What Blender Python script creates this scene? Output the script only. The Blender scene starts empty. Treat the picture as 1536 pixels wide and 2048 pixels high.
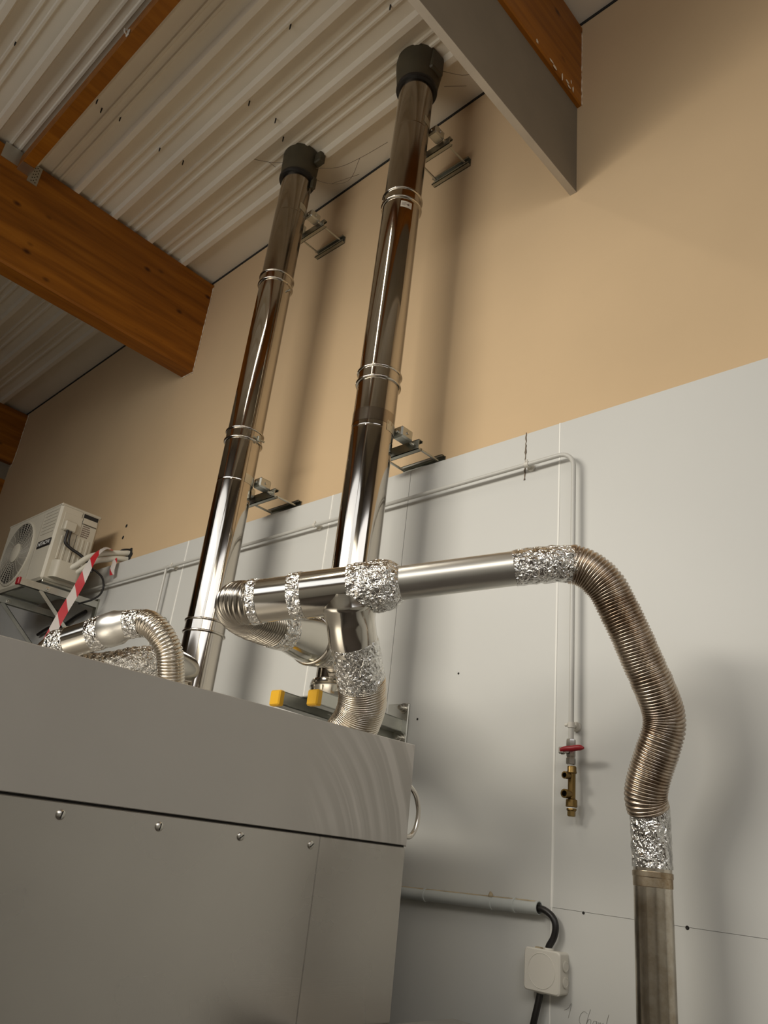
import bpy, math, random
from mathutils import Vector, Matrix, noise
random.seed(7)
PI = math.pi
C = bpy.context.scene.collection
scene = bpy.context.scene
scene.view_settings.view_transform = 'Standard'
scene.view_settings.look = 'None'
scene.view_settings.exposure = 0.05

# ------------------------------------------------------------------ helpers
def V(*a): return Vector(a if len(a) > 1 else a[0])

class MB:
    """collects geometry for ONE mesh"""
    def __init__(s): s.v = []; s.f = []
    def add(s, vs, fs):
        n = len(s.v); s.v += [tuple(x) for x in vs]; s.f += [tuple(i + n for i in q) for q in fs]; return s
    def box(s, x0, x1, y0, y1, z0, z1, M=None):
        vs = [V(x, y, z) for x in (x0, x1) for y in (y0, y1) for z in (z0, z1)]
        if M: vs = [M @ q for q in vs]
        return s.add(vs, [(0, 1, 3, 2), (4, 6, 7, 5), (0, 4, 5, 1), (2, 3, 7, 6), (0, 2, 6, 4), (1, 5, 7, 3)])
    def rbox(s, x0, x1, y0, y1, z0, z1, b=.004, M=None):
        """box with chamfered edges"""
        b = min(b, (x1-x0)/2.2, (y1-y0)/2.2, (z1-z0)/2.2)
        X, Y, Z = (x0, x1), (y0, y1), (z0, z1)
        vs = []; idx = {}
        for i in (0, 1):
            for j in (0, 1):
                for k in (0, 1):
                    sx, sy, sz = (1-2*i)*b, (1-2*j)*b, (1-2*k)*b
                    for a, p in enumerate((V(X[i], Y[j]+sy, Z[k]+sz), V(X[i]+sx, Y[j], Z[k]+sz), V(X[i]+sx, Y[j]+sy, Z[k]))):
                        idx[i, j, k, a] = len(vs); vs.append(p)
        fs = []
        for i in (0, 1):
            q = [idx[i, 0, 0, 0], idx[i, 1, 0, 0], idx[i, 1, 1, 0], idx[i, 0, 1, 0]]; fs.append(q if i else q[::-1])
            q = [idx[0, i, 0, 1], idx[0, i, 1, 1], idx[1, i, 1, 1], idx[1, i, 0, 1]]; fs.append(q if i else q[::-1])
            q = [idx[0, 0, i, 2], idx[1, 0, i, 2], idx[1, 1, i, 2], idx[0, 1, i, 2]]; fs.append(q if i else q[::-1])
        for i in (0, 1):
            for j in (0, 1):
                fs.append([idx[i, j, 0, 0], idx[i, j, 1, 0], idx[i, j, 1, 1], idx[i, j, 0, 1]])
                fs.append([idx[i, 0, j, 0], idx[i, 1, j, 0], idx[i, 1, j, 2], idx[i, 0, j, 2]])
                fs.append([idx[0, i, j, 1], idx[1, i, j, 1], idx[1, i, j, 2], idx[0, i, j, 2]])
                for k in (0, 1): fs.append([idx[i, j, k, 0], idx[i, j, k, 1], idx[i, j, k, 2]])
        if M: vs = [M @ q for q in vs]
        return s.add(vs, fs)
    def prism(s, pts, a0, a1, axis='x'):
        """polygon pts (2D) extruded along an axis"""
        n = len(pts)
        def mk(a, p):
            return {'x': V(a, p[0], p[1]), 'y': V(p[0], a, p[1]), 'z': V(p[0], p[1], a)}[axis]
        vs = [mk(a0, p) for p in pts] + [mk(a1, p) for p in pts]
        fs = [tuple(range(n))[::-1], tuple(range(n, 2*n))] + [(i, (i+1) % n, n+(i+1) % n, n+i) for i in range(n)]
        return s.add(vs, fs)
    def rings(s, rows, closed=True, cap=True):
        m = len(rows[0]); n0 = []
        vs = [p for r in rows for p in r]; fs = []
        for i in range(len(rows)-1):
            for j in range(m if closed else m-1):
                k = (j+1) % m
                fs.append((i*m+j, i*m+k, (i+1)*m+k, (i+1)*m+j))
        if cap and closed:
            fs.append(tuple(range(m))[::-1]); fs.append(tuple((len(rows)-1)*m+j for j in range(m)))
        return s.add(vs, fs)
    def sweep(s, pts, r, seg=24, cap=True, jit=None):
        """tube along pts; r is a number or a list; jit(i,j,p)->radial offset"""
        pts = [V(p) for p in pts]; n = len(pts)
        T = [(pts[min(i+1, n-1)] - pts[max(i-1, 0)]).normalized() for i in range(n)]
        u = T[0].orthogonal().normalized()
        if abs(T[0].z) < .9: u = T[0].cross(V(0, 0, 1)).normalized()
        rows = []
        for i in range(n):
            u = (u - T[i]*u.dot(T[i])).normalized(); w = T[i].cross(u)
            ri = r[i] if isinstance(r, (list, tuple)) else r
            row = []
            for j in range(seg):
                a = 2*PI*j/seg; d = u*math.cos(a) + w*math.sin(a)
                q = ri + (jit(i, j, pts[i]+d*ri) if jit else 0)
                row.append(pts[i] + d*q)
            rows.append(row)
        return s.rings(rows, True, cap)
    def cyl(s, p0, p1, r, seg=20): return s.sweep([p0, p1], r, seg)
    def lathe(s, prof, o=(0, 0, 0), axis=(0, 0, 1), seg=48, cap=True):
        """prof: (radius, height) along axis from o"""
        o = V(o); a = V(axis).normalized(); u = a.orthogonal().normalized(); w = a.cross(u)
        rows = [[o + a*h + (u*math.cos(2*PI*j/seg) + w*math.sin(2*PI*j/seg))*max(r, 1e-5) for j in range(seg)] for r, h in prof]
        return s.rings(rows, True, cap)
    def build(s, name, mat, parent=None, ang=35, smooth=True):
        me = bpy.data.meshes.new(name); me.from_pydata(s.v, [], s.f); me.validate(); me.update()
        import bmesh
        bm = bmesh.new(); bm.from_mesh(me); bmesh.ops.recalc_face_normals(bm, faces=bm.faces); bm.to_mesh(me); bm.free()
        if smooth:
            me.shade_smooth(); me.set_sharp_from_angle(angle=math.radians(ang))
        me.materials.append(mat)
        o = bpy.data.objects.new(name, me); C.objects.link(o)
        if parent:
            o.parent = parent
            o.matrix_parent_inverse = Matrix.Translation(-parent_world(parent))
        return o

WORLD = {}
def parent_world(p): return WORLD.get(p.name, V(0, 0, 0))

def thing(name, loc, label, cat, group=None, kind=None):
    o = bpy.data.objects.new(name, None); C.objects.link(o); o.location = loc; o.empty_display_size = .05
    WORLD[o.name] = V(loc)
    return tag(o, label, cat, group, kind)
def tag(o, label=None, cat=None, group=None, kind=None):
    if label: o['label'] = label
    if cat: o['category'] = cat
    if group: o['group'] = group
    if kind: o['kind'] = kind
    return o
def struct(o, label=None):
    o['kind'] = 'structure'
    if label: o['label'] = label; 
    return o
def copy_tree(o, loc, label, group=None):
    r = o.copy(); C.objects.link(r); r.location = loc; r['label'] = label; WORLD[r.name] = V(loc)
    if group: r['group'] = group
    for ch in [c for c in bpy.data.objects if c.parent == o]:
        c = ch.copy(); C.objects.link(c); c.parent = r
        for g in [d for d in bpy.data.objects if d.parent == ch]:
            d = g.copy(); C.objects.link(d); d.parent = c
    return r

def spline(P, step=.004, closed=False):
    """Catmull-Rom through P resampled at equal steps"""
    P = [V(p) for p in P]
    Q = [P[0]*2 - P[1]] + P + [P[-1]*2 - P[-2]]
    out = []
    for i in range(1, len(Q)-2):
        a, b, c, d = Q[i-1:i+3]
        for k in range(24):
            t = k/24
            out.append(.5*((2*b) + (c-a)*t + (2*a-5*b+4*c-d)*t*t + (3*b-a-3*c+d)*t**3))
    out.append(P[-1])
    L = [0]
    for i in range(1, len(out)): L.append(L[-1] + (out[i]-out[i-1]).length)
    n = max(2, int(L[-1]/step)); res = []; j = 0
    for i in range(n+1):
        s = L[-1]*i/n
        while j < len(L)-2 and L[j+1] < s: j += 1
        t = (s-L[j])/max(1e-9, L[j+1]-L[j])
        res.append(out[j].lerp(out[j+1], t))
    return res
def line(a, b, n):
    a, b = V(a), V(b); return [a.lerp(b, i/n) for i in range(n+1)]

# ------------------------------------------------------------------ materials
def new_mat(name):
    m = bpy.data.materials.new(name); m.use_nodes = True
    nt = m.node_tree; return m, nt, nt.nodes['Principled BSDF']
def N(nt, t, **k):
    n = nt.nodes.new(t)
    for a, b in k.items():
        if a.startswith('i_'):
            key = a[2:].replace('_', ' ')
            n.inputs[key].default_value = b
        else: setattr(n, a, b)
    return n
def ramp(nt, stops):
    r = nt.nodes.new('ShaderNodeValToRGB'); e = r.color_ramp.elements
    while len(e) < len(stops): e.new(.5)
    for q, (p, c) in zip(e, stops): q.position = p; q.color = (*c, 1) if len(c) == 3 else c
    return r
def coords(nt, scale=(1, 1, 1), kind='Object'):
    tc = N(nt, 'ShaderNodeTexCoord'); mp = N(nt, 'ShaderNodeMapping'); mp.inputs['Scale'].default_value = scale
    nt.links.new(tc.outputs[kind], mp.inputs['Vector']); return mp
def bump(nt, b, src, strength, dist=.002):
    n = N(nt, 'ShaderNodeBump'); n.inputs['Strength'].default_value = strength; n.inputs['Distance'].default_value = dist
    nt.links.new(src, n.inputs['Height']); nt.links.new(n.outputs['Normal'], b.inputs['Normal']); return n

def simple(name, col, rough=.5, metal=0, var=.08, scale=8, bs=0, bscale=60, stretch=(1, 1, 1), spec=.5):
    m, nt, b = new_mat(name)
    mp = coords(nt, stretch)
    nz = N(nt, 'ShaderNodeTexNoise', i_Scale=scale, i_Detail=5.0)
    nt.links.new(mp.outputs[0], nz.inputs['Vector'])
    lo = tuple(c*(1-var) for c in col); hi = tuple(min(1, c*(1+var)) for c in col)
    r = ramp(nt, [(.3, lo), (.7, hi)])
    nt.links.new(nz.outputs['Fac'], r.inputs[0]); nt.links.new(r.outputs[0], b.inputs['Base Color'])
    b.inputs['Roughness'].default_value = rough; b.inputs['Metallic'].default_value = metal
    b.inputs['Specular IOR Level'].default_value = spec
    if bs:
        n2 = N(nt, 'ShaderNodeTexNoise', i_Scale=bscale, i_Detail=3.0)
        nt.links.new(mp.outputs[0], n2.inputs['Vector']); bump(nt, b, n2.outputs['Fac'], bs)
    return m

def metal(name, col, rough, streak=(40, 40, 1), rvar=.08, cvar=.12, bs=.03, stain=None, stain_scale=3):
    """sheet metal with drawn streaks, blotchy roughness and optional stain colour"""
    m, nt, b = new_mat(name); L = nt.links.new
    mp = coords(nt, streak); mp2 = coords(nt, (1, 1, 1))
    nz = N(nt, 'ShaderNodeTexNoise', i_Scale=3.0, i_Detail=6.0); L(mp.outputs[0], nz.inputs['Vector'])
    n2 = N(nt, 'ShaderNodeTexNoise', i_Scale=4.0, i_Detail=4.0); L(mp2.outputs[0], n2.inputs['Vector'])
    r = ramp(nt, [(.3, tuple(c*(1-cvar) for c in col)), (.7, tuple(min(1, c*(1+cvar)) for c in col))])
    L(n2.outputs['Fac'], r.inputs[0])
    outc = r.outputs[0]
    if stain:
        n3 = N(nt, 'ShaderNodeTexNoise', i_Scale=float(stain_scale), i_Detail=8.0, i_Roughness=.7); L(mp2.outputs[0], n3.inputs['Vector'])
        r3 = ramp(nt, [(.45, (0, 0, 0)), (.68, (1, 1, 1))]); L(n3.outputs['Fac'], r3.inputs[0])
        mx = N(nt, 'ShaderNodeMix', data_type='RGBA'); L(r3.outputs[0], mx.inputs['Factor']); L(outc, mx.inputs['A'])
        mx.inputs['B'].default_value = (*stain, 1); outc = mx.outputs['Result']
    L(outc, b.inputs['Base Color'])
    b.inputs['Metallic'].default_value = 1
    mr = N(nt, 'ShaderNodeMapRange'); mr.inputs['To Min'].default_value = max(.02, rough-rvar); mr.inputs['To Max'].default_value = rough+rvar
    L(n2.outputs['Fac'], mr.inputs['Value']); L(mr.outputs[0], b.inputs['Roughness'])
    if bs: bump(nt, b, nz.outputs['Fac'], bs, .001)
    return m

M = {}
M['beige'] = simple('beige_plaster', (.62, .455, .275), .75, var=.05, scale=1.2, bs=.12, bscale=90, spec=.2)
M['panel'] = simple('grey_wall_panel', (.615, .612, .58), .42, var=.02, scale=1.5, bs=.02, bscale=20, spec=.35)
M['sealant'] = simple('white_sealant', (.86, .85, .80), .5, var=.03)
M['dark_gap'] = simple('dark_gap', (.02, .018, .015), .9)
M['joint'] = simple('joint_line', (.24, .235, .22), .8)
M['ceiling'] = simple('ceiling_sheet', (.75, .68, .55), .40, var=.05, scale=1.5, bs=.01, spec=.3)
M['grey_board'] = simple('grey_board', (.205, .170, .122), .75, var=.06, scale=5, bs=.05, spec=.2)
M['board_bounce'] = simple('board_bounce', (.50, .44, .36), .7)  # paler than the board: bounce light painted into the colour
M['other_wall'] = simple('room_wall', (.20, .16, .12), .8, var=.05)
M['floor'] = simple('floor_tile', (.075, .06, .05), .6, var=.1)
M['white_flake'] = simple('paint_flake', (.72, .62, .48), .7)
M['crack'] = simple('brown_crack', (.20, .16, .12), .9, var=.4, scale=60)

def wood():
    m, nt, b = new_mat('orange_wood'); L = nt.links.new
    mp = coords(nt, (14, 1.0, 14))
    nz = N(nt, 'ShaderNodeTexNoise', i_Scale=2.2, i_Detail=7.0, i_Distortion=.6); L(mp.outputs[0], nz.inputs['Vector'])
    r = ramp(nt, [(.25, (.20, .066, .0045)), (.5, (.285, .100, .007)), (.75, (.36, .135, .011))]); L(nz.outputs['Fac'], r.inputs[0])
    # lamella stripes
    mp2 = coords(nt, (0.3, 0.15, 11))
    n2 = N(nt, 'ShaderNodeTexNoise', i_Scale=1.6, i_Detail=1.0); L(mp2.outputs[0], n2.inputs['Vector'])
    r2 = ramp(nt, [(.35, (.72, .66, .6)), (.65, (1.08, 1.05, 1.0))]); L(n2.outputs['Fac'], r2.inputs[0])
    mx = N(nt, 'ShaderNodeMix', data_type='RGBA', blend_type='MULTIPLY'); mx.inputs['Factor'].default_value = 1
    L(r.outputs[0], mx.inputs['A']); L(r2.outputs[0], mx.inputs['B'])
    # knots
    mp3 = coords(nt, (3, 5.5, 9))
    vo = N(nt, 'ShaderNodeTexVoronoi', i_Scale=1.0); L(mp3.outputs[0], vo.inputs['Vector'])
    r3 = ramp(nt, [(.05, (.16, .10, .06)), (.16, (1, 1, 1))]); L(vo.outputs['Distance'], r3.inputs[0])
    m2 = N(nt, 'ShaderNodeMix', data_type='RGBA', blend_type='MULTIPLY'); m2.inputs['Factor'].default_value = .9
    L(mx.outputs['Result'], m2.inputs['A']); L(r3.outputs[0], m2.inputs['B'])
    L(m2.outputs['Result'], b.inputs['Base Color'])
    b.inputs['Roughness'].default_value = .5; b.inputs['Specular IOR Level'].default_value = .3
    bump(nt, b, nz.outputs['Fac'], .08)
    return m
M['wood'] = wood()

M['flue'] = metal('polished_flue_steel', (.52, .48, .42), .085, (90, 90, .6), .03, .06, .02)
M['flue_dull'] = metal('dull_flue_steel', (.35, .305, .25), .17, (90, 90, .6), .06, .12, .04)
M['bead'] = metal('bead_steel', (.78, .74, .68), .18)
M['duct'] = metal('duct_steel', (.60, .57, .51), .12, (6, 6, 6), .05, .06, .02)
M['satin'] = metal('satin_steel', (.74, .725, .68), .34, (3, 3, 3), .04, .04, .01)
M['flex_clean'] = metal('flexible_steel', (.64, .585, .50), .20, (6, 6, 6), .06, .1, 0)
M['flex_brown'] = metal('heat_stained_flexible_steel', (.55, .47, .385), .27, (6, 6, 6), .06, .14, 0, (.22, .14, .08), 9)
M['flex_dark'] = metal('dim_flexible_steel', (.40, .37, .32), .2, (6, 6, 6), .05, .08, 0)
M['riser'] = metal('stained_riser_steel', (.60, .55, .47), .16, (60, 60, 1), .06, .14, .05, (.26, .19, .11), 5)
M['galv'] = metal('galvanised_steel', (.58, .58, .53), .42, (20, 20, 20), .1, .2, .02)
M['dark_steel'] = metal('dim_channel_steel', (.40, .40, .35), .40, (20, 20, 20), .1, .15, .02)
M['bolt'] = metal('zinc_bolt', (.62, .60, .55), .28)
M['brass'] = metal('aged_brass', (.24, .155, .055), .36, (20, 20, 20), .1, .25, .04)
M['brass_bright'] = metal('bright_brass', (.42, .30, .12), .3)
M['nickel'] = metal('nickel_valve', (.50, .48, .44), .28)

def foil():
    m, nt, b = new_mat('aluminium_foil'); L = nt.links.new
    mp = coords(nt, (1, 1, 1))
    nz = N(nt, 'ShaderNodeTexNoise', i_Scale=40.0, i_Detail=2.0); L(mp.outputs[0], nz.inputs['Vector'])
    mv = N(nt, 'ShaderNodeVectorMath', operation='MULTIPLY_ADD'); mv.inputs[1].default_value = (.03, .03, .03)
    L(nz.outputs['Color'], mv.inputs[0]); L(mp.outputs[0], mv.inputs[2])
    h = None
    for sc, wgt in ((24.0, 1.0), (58.0, .5), (130.0, .15)):
        q = N(nt, 'ShaderNodeTexNoise', i_Scale=sc, i_Detail=1.5); L(mv.outputs[0], q.inputs['Vector'])
        c = N(nt, 'ShaderNodeMath', operation='SUBTRACT'); c.inputs[1].default_value = .5; L(q.outputs['Fac'], c.inputs[0])
        e = N(nt, 'ShaderNodeMath', operation='ABSOLUTE'); L(c.outputs[0], e.inputs[0])
        g = N(nt, 'ShaderNodeMath', operation='MULTIPLY'); g.inputs[1].default_value = wgt; L(e.outputs[0], g.inputs[0])
        if h is None: h = g
        else:
            k = N(nt, 'ShaderNodeMath', operation='ADD'); L(h.outputs[0], k.inputs[0]); L(g.outputs[0], k.inputs[1]); h = k
    b.inputs['Base Color'].default_value = (.80, .79, .76, 1); b.inputs['Metallic'].default_value = 1; b.inputs['Roughness'].default_value = .10
    bump(nt, b, h.outputs[0], 1.0, .034)
    return m
M['foil'] = foil()

def brushed(name, metallic, r0, r1):
    m, nt, b = new_mat(name); L = nt.links.new
    mp = coords(nt, (1, 1.5, 60)); mpo = coords(nt, (1, 1, 1))
    nz = N(nt, 'ShaderNodeTexNoise', i_Scale=14.0, i_Detail=5.0); L(mp.outputs[0], nz.inputs['Vector'])
    big = N(nt, 'ShaderNodeTexNoise', i_Scale=2.2, i_Detail=4.0, i_Distortion=.4); L(mpo.outputs[0], big.inputs['Vector'])
    r = ramp(nt, [(.3, (.47, .445, .41)), (.7, (.525, .50, .46))]); L(big.outputs['Fac'], r.inputs[0])
    # wiping marks: arcs about a point low on the panel
    sub = N(nt, 'ShaderNodeVectorMath', operation='SUBTRACT'); sub.inputs[1].default_value = (-1.352, -.86, 1.55)
    L(mpo.outputs[0], sub.inputs[0])
    ln = N(nt, 'ShaderNodeVectorMath', operation='LENGTH'); L(sub.outputs[0], ln.inputs[0])
    w = N(nt, 'ShaderNodeTexNoise', noise_dimensions='1D', i_Detail=4.0); w.inputs['Scale'].default_value = 26
    wd = N(nt, 'ShaderNodeMath', operation='MULTIPLY_ADD'); wd.inputs[1].default_value = .05
    L(big.outputs['Fac'], wd.inputs[0]); L(ln.outputs['Value'], wd.inputs[2]); L(wd.outputs[0], w.inputs['W'])
    rw = ramp(nt, [(.45, (0, 0, 0)), (.62, (1, 1, 1))]); L(w.outputs['Fac'], rw.inputs[0])
    sep = N(nt, 'ShaderNodeSeparateXYZ'); L(mpo.outputs[0], sep.inputs[0])
    my = N(nt, 'ShaderNodeMapRange'); my.inputs['From Min'].default_value = -.72; my.inputs['From Max'].default_value = -.55; L(sep.outputs['Y'], my.inputs['Value'])
    mz = N(nt, 'ShaderNodeMapRange'); mz.inputs['From Min'].default_value = 1.60; mz.inputs['From Max'].default_value = 1.66; L(sep.outputs['Z'], mz.inputs['Value'])
    mk = N(nt, 'ShaderNodeMath', operation='MULTIPLY'); L(my.outputs[0], mk.inputs[0]); L(mz.outputs[0], mk.inputs[1])
    mk2 = N(nt, 'ShaderNodeMath', operation='MULTIPLY'); L(mk.outputs[0], mk2.inputs[0]); L(rw.outputs[0], mk2.inputs[1])
    mx = N(nt, 'ShaderNodeMix', data_type='RGBA'); L(mk2.outputs[0], mx.inputs['Factor']); L(r.outputs[0], mx.inputs['A']); mx.inputs['B'].default_value = (.64, .61, .57, 1)
    L(mx.outputs['Result'], b.inputs['Base Color'])
    b.inputs['Metallic'].default_value = metallic
    mr = N(nt, 'ShaderNodeMapRange'); mr.inputs['To Min'].default_value = r0; mr.inputs['To Max'].default_value = r1
    L(big.outputs['Fac'], mr.inputs['Value']); L(mr.outputs[0], b.inputs['Roughness'])
    bump(nt, b, nz.outputs['Fac'], .05, .001)
    return m
M['machine'] = brushed('brushed_machine_steel', .6, .30, .46)
M['machine_low'] = brushed('smooth_machine_steel', .92, .20, .36)
M['boot'] = simple('dark_olive_collar', (.060, .050, .028), .6, var=.15, scale=12)
M['black'] = simple('black_rubber', (.012, .011, .010), .45)
M['cable'] = simple('black_cable', (.014, .012, .011), .40)
M['yellow'] = simple('yellow_plastic', (.80, .44, .02), .45, var=.04)
M['red'] = simple('red_lever_grip', (.30, .010, .016), .40)
M['ac'] = simple('ac_cream_paint', (.52, .48, .39), .45, var=.03, spec=.4)
M['ac_dark'] = simple('ac_dark_void', (.012, .011, .010), .7)
M['ac_grille'] = simple('ac_grille', (.36, .33, .27), .5)
M['badge'] = simple('black_badge', (.012, .012, .012), .35)
M['white_ink'] = simple('white_lettering', (.80, .79, .75), .5)
M['brown_ink'] = simple('faded_print', (.16, .11, .09), .7)
M['white_plastic'] = simple('white_plastic', (.66, .63, .56), .45, var=.02)
M['pipe_paint'] = simple('grey_painted_pipe', (.55, .54, .50), .35, var=.02)
M['insul'] = simple('white_pipe_insulation', (.62, .59, .50), .6, var=.04)
M['conduit'] = simple('grey_conduit', (.47, .49, .47), .45, var=.05)
M['dust'] = simple('dust', (.42, .34, .22), .9, var=.2, scale=40)
M['pencil'] = simple('pencil_line', (.30, .29, .27), .8)
M['web'] = simple('cobweb', (.16, .12, .08), .9)
M['label_paper'] = simple('paper_sticker', (.55, .49, .40), .6)

def tape_mat():
    m, nt, b = new_mat('red_white_tape'); L = nt.links.new
    tc = N(nt, 'ShaderNodeTexCoord'); sep = N(nt, 'ShaderNodeSeparateXYZ'); L(tc.outputs['UV'], sep.inputs[0])
    a = N(nt, 'ShaderNodeMath', operation='MULTIPLY_ADD'); a.inputs[1].default_value = .35; L(sep.outputs['Y'], a.inputs[0]); L(sep.outputs['X'], a.inputs[2])
    fr = N(nt, 'ShaderNodeMath', operation='FRACT'); L(a.outputs[0], fr.inputs[0])
    r = ramp(nt, [(0, (.50, .012, .022)), (.5, (.62, .57, .53))]); r.color_ramp.interpolation = 'CONSTANT'
    L(fr.outputs[0], r.inputs[0]); L(r.outputs[0], b.inputs['Base Color']); b.inputs['Roughness'].default_value = .4
    return m
M['tape'] = tape_mat()

# ------------------------------------------------------------------ room shell
X0, X1, YF = -8.0, 1.9, -3.7
def zc(x): return 4.85 + .0285*(x + 3.75)          # roof rises gently to the right
WB = .04                                             # plaster wall, panels stand in front of it

struct(MB().prism([(X0, 0), (X1, 0), (X1, zc(X1)-.012), (X0, zc(X0)-.012)], WB, WB+.1, 'y').build('wall_back', M['beige'], smooth=False), 'beige plastered upper wall')
struct(MB().prism([(X0, 0), (X1, 0), (X1, zc(X1)+.05), (X0, zc(X0)+.05)], YF-.1, YF, 'y').build('wall_front', M['other_wall'], smooth=False))
struct(MB().box(X0-.1, X0, YF, WB, 0, 5).build('wall_left', M['other_wall'], smooth=False))
struct(MB().box(X1, X1+.1, YF, WB, 0, 5.2).build('wall_right', M['other_wall'], smooth=False))
struct(MB().box(X0, X1, YF, WB, -.1, 0).build('floor', M['floor'], smooth=False))

def ceiling():
    P = .239; prof = []
    y = WB + .1
    edges = []
    k = 0
    yr = .043 - P
    prof += [(WB+.1, 0)]
    # profile points (y, dz) from the wall towards the room
    while yr > YF - .3:
        prof += [(yr+.024, 0), (yr+.014, -.034), (yr-.014, -.034), (yr-.024, 0)]
        for q in (-.0955, -.1435):
            prof += [(yr+q+.010, 0), (yr+q+.005, -.009), (yr+q-.005, -.009), (yr+q-.010, 0)]
        yr -= P
    rows = []
    for x in (X0-.1, X1+.1):
        rows.append([V(x, y, zc(x)+dz) for y, dz in prof])
    mb = MB().rings(rows, closed=False, cap=False)
    top = [[V(x, WB+.1, zc(x)+.06), V(x, YF-.3, zc(x)+.06)] for x in (X0-.1, X1+.1)]
    mb.rings(top, closed=False, cap=False)
    return mb
struct(ceiling().build('ceiling', M['ceiling'], smooth=False), 'corrugated cream metal roof sheet')
mb = MB()
mb.prism([(X0, zc(X0)-.014), (X1, zc(X1)-.014), (X1, zc(X1)+.004), (X0, zc(X0)+.004)], WB-.004, WB+.01, 'y')
struct(mb.build('trim_1', M['dark_gap'], smooth=False))  # dark strip painted in for the shadow between wall top and roof sheet

# grey insulated panels on the lower wall, each a piece of its own
ZT = 2.940; ZJ = 1.530
seams = [-7.6, -6.45, -5.40, -4.345, -3.291, -2.236, -1.808, -1.166, 0.10, 1.25, 1.88]
tn = 2
for i in range(len(seams)-1):
    a, b = seams[i]+.0012, seams[i+1]-.0012
    if a > -1.2:
        pl = [(ZJ+.0004, ZT), (0, ZJ-.0004)]
    else: pl = [(0, ZT)]
    for z0, z1 in pl:
        o = MB().box(a, b, 0, WB-.001, z0, z1).build('trim_%d' % tn, M['panel'], smooth=False); tn += 1
        struct(o, 'grey wall panel')
struct(MB().box(-7.6, 1.88, .012, WB-.002, .02, ZT-.002).build('trim_%d' % tn, M['joint'], smooth=False)); tn += 1
for x, w in ((-3.291, .0045), (-2.236, .0045), (-1.166, .0042)):
    struct(MB().prism([(x-w, .001), (x-w*.6, -.0018), (x+w*.6, -.0018), (x+w, .001)], ZJ if x > -1.2 else 0.02, ZT, 'z').build('trim_%d' % tn, M['sealant']), 'white sealant seam'); tn += 1
struct(MB().prism([(-1.1685, .001), (-1.168, -.001), (-1.1645, -.001), (-1.164, .001)], .02, ZJ, 'z').build('trim_%d' % tn, M['sealant'])); tn += 1
struct(MB().box(X0+.1, X1-.02, YF, YF+.03, .05, 2.45).build('trim_%d' % tn, M['panel'], smooth=False)); tn += 1
struct(MB().box(X1-.03, X1, YF+.04, -.05, .05, 2.45).build('trim_%d' % tn, M['panel'], smooth=False)); tn += 1
# brown cracked streak over the panel edge
pts = [V(-1.2950 + .004*noise.noise(V(i*.9, 0, 0)), -.0005, 2.945 - i*.0085) for i in range(22)]
struct(MB().sweep(pts, [.0035*(.45+abs(noise.noise(V(i*.6, 3, 0)))*1.6) for i in range(22)], 8).build('trim_%d' % tn, M['crack']), 'brown crack line'); tn += 1

# ------------------------------------------------------------------ beams
def beam(name, x0, x1, z0, z1a, label, yend=YF, mat='wood', b=.006):
    mb = MB()
    mb.prism([(x0+b, z0), (x1-b, z0), (x1, z0+b), (x1, zc(x1)-.0345 if z1a is None else z1a), (x0, zc(x0)-.0345 if z1a is None else z1a), (x0, z0+b)], yend, WB+.0005, 'y')
    return tag(mb.build(name, M[mat], smooth=False), label, 'beam', kind='thing')
beam('roof_beam', -3.873, -3.750, 4.155, None, 'deep orange timber roof beam in the middle left, running to the beige wall', b=.010)
beam('roof_beam', -1.240, -1.117, 4.420, None, 'orange timber roof beam at top right above the grey board')
beam('roof_beam', -6.572, -6.449, 4.270, None, 'far orange timber beam end at the left edge of the picture')
gb = thing('grey_board_beam', (-1.1515, WB, 3.965), 'long grey board hanging below the right timber beam, end on the beige wall', 'beam', kind='thing')
MB().box(-1.165, -1.138, YF, WB+.0005, 3.968, 4.4195).build('board', M['grey_board'], gb, smooth=False)
MB().box(-1.165, -1.138, YF, WB+.0005, 3.965, 3.968).build('bounce_strip', M['board_bounce'], gb, smooth=False)  # thin underside strip, its pale colour stands for bounced light
beam('grey_board_beam', -6.53, -6.505, 4.13, 4.2695, 'dim grey board under the far left timber beam', mat='grey_board', b=.001)
beam('roof_beam', -6.62, -6.50, 3.72, 4.128, 'lowest orange timber at the left edge, below the far beam end')
# pale ragged paint edges where the timbers meet the plaster
def flakes(P, seed, w=.004):
    mb = MB()
    pts = spline(P, .012)
    mb.sweep([p + V(.003*noise.noise(p*40), 0, .003*noise.noise(p*43)) for p in pts], [w*(.25+abs(noise.noise(V(i*.7, seed, 0)))*1.5) for i in range(len(pts))], 6)
    return mb
struct(flakes([(-3.749, .037, 4.80), (-3.749, .037, 4.5), (-3.749, .037, 4.165), (-3.76, .037, 4.154), (-3.87, .037, 4.153)], 1, .006).build('trim_%d' % tn, M['white_flake'])); tn += 1
struct(flakes([(-1.1165, .037, 4.86), (-1.1165, .037, 4.6), (-1.1165, .037, 4.42)], 2).build('trim_%d' % tn, M['white_flake'])); tn += 1
struct(flakes([(-6.448, .037, 4.75), (-6.448, .037, 4.272), (-6.56, .037, 4.268)], 3, .006).build('trim_%d' % tn, M['white_flake'])); tn += 1
mb = MB()
for (y, z, l, w) in ((-.29, 4.435, .020, .012), (-.19, 4.434, .034, .008), (-.165, 4.425, .03, .010), (-.11, 4.43, .012, .022), (-.075, 4.44, .03, .008), (-.06, 4.425, .026, .007), (-.03, 4.44, .012, .02), (-.045, 4.47, .01, .014)):
    n = 9; mb.add([V(-1.1158, y, z)] + [V(-1.1158, y+l*.5*math.cos(2*PI*i/n)*(.6+.6*random.random()), z+w*math.sin(2*PI*i/n)*(.6+.6*random.random())) for i in range(n)], [(0, i+1, (i+1) % n+1) for i in range(n)])
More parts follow.
